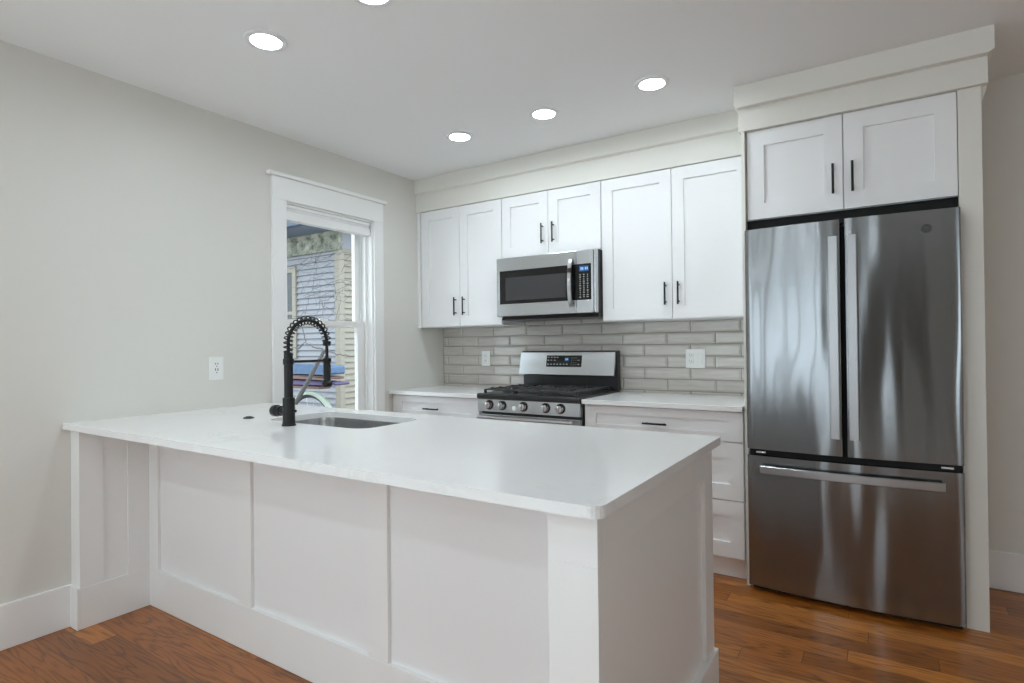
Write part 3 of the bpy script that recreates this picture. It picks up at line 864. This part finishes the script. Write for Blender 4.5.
# coil
dist = [0]
for p, q in zip(path, path[1:]): dist.append(dist[-1] + (q - p).length)
def along(s):
    for i in range(len(path) - 1):
        if s <= dist[i + 1]:
            f = (s - dist[i]) / (dist[i + 1] - dist[i]); return path[i].lerp(path[i + 1], f), (path[i + 1] - path[i]).normalized()
    return path[-1], (path[-1] - path[-2]).normalized()
turns = int(dist[-1] / .0185); pts = []
N = turns * 16
for k in range(N + 1):
    c, d = along(dist[-1] * k / N)
    u = Vector((1, 0, 0)); v = d.cross(u)
    a = 2 * math.pi * k / 16
    pts.append(c + .0172 * (math.cos(a) * u + math.sin(a) * v))
b = BM(); tube(b, pts, .003, 6); finish('spring', b, 'black', fa, smooth=60)
b = BM(); lathe(b, [(.0072, 1.236), (.016, 1.236), (.017, 1.240), (.017, 1.256), (.0072, 1.258)], fx, ye, 0, 24); finish('spring_collar', b, 'black', fa, smooth=40)
b = BM(); tube(b, [(fx, fy + .015, 1.171), (fx, ye - .012, 1.171)], .0055, 12)
lathe(b, [(.0165, 1.163), (.019, 1.164), (.019, 1.180), (.0165, 1.181)], fx, ye, 0, 24); finish('docking_arm', b, 'black', fa, smooth=40)
b = BM(); lathe(b, [(0, 1.184), (.011, 1.184), (.0155, 1.178), (.0155, 1.088), (.0165, 1.080), (.0225, 1.073), (.0225, 1.060), (.018, 1.054), (0, 1.054)], fx, ye, 0, 28)
box(b, fx - .004, fx + .004, ye + .013, ye + .019, 1.10, 1.15, .002); finish('spray_head', b, 'black', fa, smooth=40)
b = BM(); lathe(b, [(0, -.022), (.0165, -.022), (.0165, -.05), (.021, -.052), (.021, -.072), (.0215, -.074), (.0245, -.076), (.0245, -.098), (.022, -.102), (0, -.102)], fx, fy, .963, 28, 'X')
hd = finish('handle', b, 'black', fa, smooth=40)
b = BM(); lathe(b, [(0, .02), (.0045, .02), (.0045, .036), (.006, .037), (.006, .044), (0, .045)], fx, fy, .968, 16, 'X'); finish('set_screw', b, 'black', fa, smooth=40)
b = BM(); lathe(b, [(0, .0), (.024, .0), (.024, .003), (.020, .0055), (.013, .0065), (.013, .0085), (0, .009)], .594, -2.121, .9052, 28)
tag(finish('push_button', b, 'black', smooth=40), 'small round black button set in the countertop left of the faucet', 'button')

# ------------------------------------------------------------------ outlets
def outlet_plate(name, label, cat, org, U, N, wd, ht, units):
    """U = direction along the wall, N = out of the wall; units = list of (offset, 'duplex'|'rocker'|'blank')."""
    t = thing(name, org, label, cat)
    U, N, O = Vector(U), Vector(N), Vector(org)
    def bx(bm, u0, u1, d0, d1, z0, z1, bev=0):
        p = O + U * u0 + N * d0; q = O + U * u1 + N * d1
        box(bm, min(p.x, q.x), max(p.x, q.x), min(p.y, q.y), max(p.y, q.y), O.z + z0, O.z + z1, bev)
    b = BM(); bx(b, -wd / 2, wd / 2, .0005, .0055, 0, ht, .002); finish('cover_plate', b, 'plastic', t)
    for off, kind in units:
        b = BM()
        if kind == 'duplex':
            for z in (ht / 2 - .0195, ht / 2 + .0195):
                bx(b, off - .017, off + .017, .005, .0072, z - .0145, z + .0145, .003)
            n0 = set(b.faces)
            for z in (ht / 2 - .0195, ht / 2 + .0195):
                bx(b, off - .0075, off - .0052, .0068, .0076, z - .001, z + .0085); bx(b, off + .0052, off + .0075, .0068, .0076, z - .001, z + .0075)
                bx(b, off - .002, off + .002, .0068, .0076, z - .0095, z - .0055)
            paint_after(b, n0); finish('receptacle', b, ('plastic', 'plastic_dark'), t)
        elif kind == 'decora':
            bx(b, off - .0185, off + .0185, .005, .0072, ht / 2 - .036, ht / 2 + .036, .001)
            n0 = set(b.faces)
            for z, s in ((ht / 2 - .0165, 1.5), (ht / 2 + .018, .9)):
                bx(b, off - .0085, off - .0045, .0068, .0078, z + .003, z + .003 + .009 * s); bx(b, off + .0045, off + .0085, .0068, .0078, z + .003, z + .003 + .009 * s)
                bx(b, off - .0025, off + .0025, .0068, .0078, z - .009, z - .004)
            paint_after(b, n0); finish('receptacle', b, ('plastic', 'plastic_dark'), t)
        else:
            bx(b, off - .0165, off + .0165, .005, .0078, ht / 2 - .033, ht / 2 + .033, .002)
            finish('rocker', b, 'plastic', t)
    return t
outlet_plate('wall_outlet', 'white outlet on the plain wall left of the window', 'outlet', (0, -1.935, 1.058), (0, -1, 0), (1, 0, 0), .080, .126, [(0, 'decora')])
outlet_plate('wall_outlet', 'small white outlet plate on the tiles left of the range', 'outlet', (.4385, -.0118, 1.068), (1, 0, 0), (0, -1, 0), .080, .116, [(0, 'duplex')])
outlet_plate('wall_outlet', 'wide white plate with outlet and switch on the tiles right of the range', 'outlet', (2.065, -.0118, 1.070), (1, 0, 0), (0, -1, 0), .122, .120, [(-.028, 'duplex'), (.028, 'rocker')])

# ------------------------------------------------------------------ outside the window
b = BM(); box(b, -14, -.17, -6, 12, -.35, -.25); tag(finish('ground', b, 'ground'), 'bare ground outside the window', 'ground', kind='structure')
nh = thing('neighbor_house', (-6, 4, -.25), 'pale blue clapboard house seen through the window', 'house')
HX, HY = -3.86, 2.2
b = BM(); box(b, -10, HX - .03, HY + .03, 8, -.25, 3.05); finish('wall_core', b, 'siding', nh)
b = BM(); z = -.2
while z < 2.70:
    prism(b, [(HY + .03, z + .092), (HY + .018, z + .092), (HY - .012, z + .002), (HY + .03, z)], -10, HX - .09); z += .092
finish('clapboards', b, 'siding', nh)
b = BM(); z = -.2
while z < 2.70:
    prism(b, [(HX - .03, z + .092), (HX - .018, z + .092), (HX + .012, z + .002), (HX - .03, z)], HY + .05, 8, 'Y'); z += .092
finish('side_clapboards', b, 'siding_cream', nh)
b = BM(); box(b, HX - .1, HX + .012, HY - .012, HY + .08, -.25, 2.70); finish('corner_board', b, 'siding_cream', nh)
b = BM(); box(b, -10, HX + .02, HY - .03, HY + .04, 2.70, 3.0); box(b, -10, HX + .03, HY - .05, HY - .03, 2.93, 3.0); box(b, -10, HX + .03, HY - .045, HY - .03, 2.70, 2.725); finish('frieze_board', b, 'peeling', nh)
b = BM(); box(b, -10, HX + .5, HY - .55, 8, 3.0, 3.04); finish('soffit', b, 'soffit', nh)
b = BM(); box(b, -10, HX + .5, HY - .64, HY - .55, 2.99, 3.16, .01); box(b, HX + .5, HX + .58, HY - .64, 8, 2.99, 3.16, .01); finish('gutter', b, 'soffit_dark', nh)
b = BM(); prism(b, [(HY - .6, 3.16), (HY + 3, 4.6), (8, 3.16)], -10, HX + .55); finish('roof', b, 'soffit_dark', nh)
b = BM()
for x0, x1, z0, z1 in ((-4.97, -4.88, 1.05, 2.53), (-5.75, -5.66, 1.05, 2.53), (-5.66, -4.97, 2.44, 2.53), (-5.66, -4.97, 1.05, 1.14), (-5.66, -4.97, 1.76, 1.81)):
    box(b, x0, x1, HY - .03, HY + .01, z0, z1)
wf = finish('window', b, 'siding_cream', nh)
b = BM(); box(b, -5.67, -4.96, HY - .012, HY - .006, 1.1, 2.5); finish('pane', b, 'dark_pane', wf)

# bare shrub: one leaning trunk and a tangle of twigs
sb = thing('bare_shrub', (-3.68, .75, -.25), 'bare leaning shrub with tangled twigs outside the window', 'shrub')
b = BM(); tube(b, [(-3.68, .75, -.25), (-3.3, .76, .18), (-2.95, .75, .57), (-2.7, .75, .86), (-2.44, .76, 1.19)], 0, 8, radii=[.032, .03, .028, .025, .02]); finish('trunk', b, 'bark', sb, smooth=60)
b = BM()
def twig(p0, p1, r, wob=.05, n=10):
    p0, p1 = Vector(p0), Vector(p1); pts = []
    off = Vector((0, 0, 0))
    for k in range(n + 1):
        if 0 < k < n: off += Vector((random.uniform(-wob, wob) * .5, random.uniform(-wob, wob) * .3, random.uniform(-wob, wob)))
        pts.append(p0.lerp(p1, k / n) + off * math.sin(math.pi * k / n))
    tube(b, pts, 0, 5, radii=[r * (1 - .6 * k / n) for k in range(n + 1)])
    return pts
top = (-2.44, .76, 1.19)
twig(top, (-2.85, .78, 1.29), .012, .03); twig((-2.85, .78, 1.27), (-3.2, .8, 1.2), .010, .03); twig((-3.2, .8, 1.2), (-3.45, .8, 1.42), .009, .03)
twig(top, (-1.95, .8, 1.12), .010, .02); twig((-2.8, .78, 1.3), (-2.95, .78, 1.6), .008, .04)
for k in range(30):
    z0 = random.uniform(1.45, 2.35); x0 = random.uniform(-3.6, -2.5)
    twig((x0, random.uniform(.8, 1.3), z0), (x0 + random.uniform(.35, 1.1), random.uniform(.8, 1.3), z0 + random.uniform(-.12, .3)), random.uniform(.0022, .0045), .06)
for k in range(12):
    x0 = random.uniform(-3.2, -2.4); z0 = random.uniform(1.4, 2.0)
    twig((x0, 1.0, z0), (x0 + random.uniform(-.25, .25), 1.0, z0 + random.uniform(.2, .45)), random.uniform(.002, .004), .05)
finish('twigs', b, 'bark', sb, smooth=60)

# table with folded tarp and boards
tb = thing('garden_bench', (-3.1, 1.1, -.25), 'low bench outside under the stacked boards', 'bench')
b = BM(); box(b, -4.5, -2.75, .92, 1.10, .71, .745, .004); finish('bench_top', b, 'tarp_brown', tb)
for x in (-4.4, -3.78):
    for y in (.95, 1.07):
        b = BM(); box(b, x - .025, x + .025, y - .025, y + .025, -.25, .71, .003); finish('leg', b, 'tarp_brown', tb)
def stack(name, m, x0, x1, z0, z1, label, cat, bow):
    b = BM()
    prof = [(x0, z0), (x1 - .02, z0 + .01 + bow), (x1, z0 + .03 + bow), (x1, z1 - .02 + bow * .2), (x1 - .02, z1 + bow * .2), (x0 + .6, z1 + .02), (x0, z1 + .02)]
    prism(b, prof, .90, 1.12, 'Y')
    tag(finish(name, b, m), label, cat)
stack('board', 'tarp_purple', -4.35, -2.42, .746, .80, 'purple board at the bottom of the stack outside', 'board', .012)
stack('board', 'tarp_brown', -4.3, -2.52, .822, .868, 'brown board in the middle of the stack outside', 'board', .006)
stack('folded_tarp', 'tarp_blue', -4.3, -2.51, .890, 1.0, 'blue folded tarp on top of the stack outside', 'tarp', -.004)

# wheel with a mint fender, leaning by the bench
bw = thing('bicycle_wheel', (-2.835, .86, -.25), 'bicycle wheel with mint green fender outside the window', 'wheel')
wc, wr = (-2.835, .86, .205), .43
b = BM(); tube(b, [(wc[0] + wr * math.cos(a * math.pi / 24), wc[1], wc[2] + wr * math.sin(a * math.pi / 24)) for a in range(49)], .022, 8, cap=False); finish('tyre', b, 'rubber', bw, smooth=60)
b = BM()
ring_pts = []
for k in range(33):
    a = math.radians(-20 + 220 * k / 32)
    ca, sa = math.cos(a), math.sin(a)
    ring_pts.append([b.verts.new((wc[0] + r * ca, wc[1] + y, wc[2] + r * sa)) for r, y in ((.445, -.035), (.475, -.03), (.487, 0), (.475, .03), (.445, .035), (.465, .028), (.477, 0), (.465, -.028))])
for A, B in zip(ring_pts, ring_pts[1:]):
    for k in range(8): b.faces.new((A[k], A[(k + 1) % 8], B[(k + 1) % 8], B[k]))
finish('fender', b, 'mint', bw, smooth=60)
b = BM()
for k in range(18):
    a = 2 * math.pi * k / 18
    tube(b, [(wc[0] + .03 * math.cos(a + .5), wc[1], wc[2] + .03 * math.sin(a + .5)), (wc[0] + .42 * math.cos(a), wc[1], wc[2] + .42 * math.sin(a))], .002, 4)
cyl(b, (wc[0], wc[1] - .04, wc[2]), 'Y', .03, .08, 16); finish('spokes', b, 'chrome_soft', bw, smooth=40)
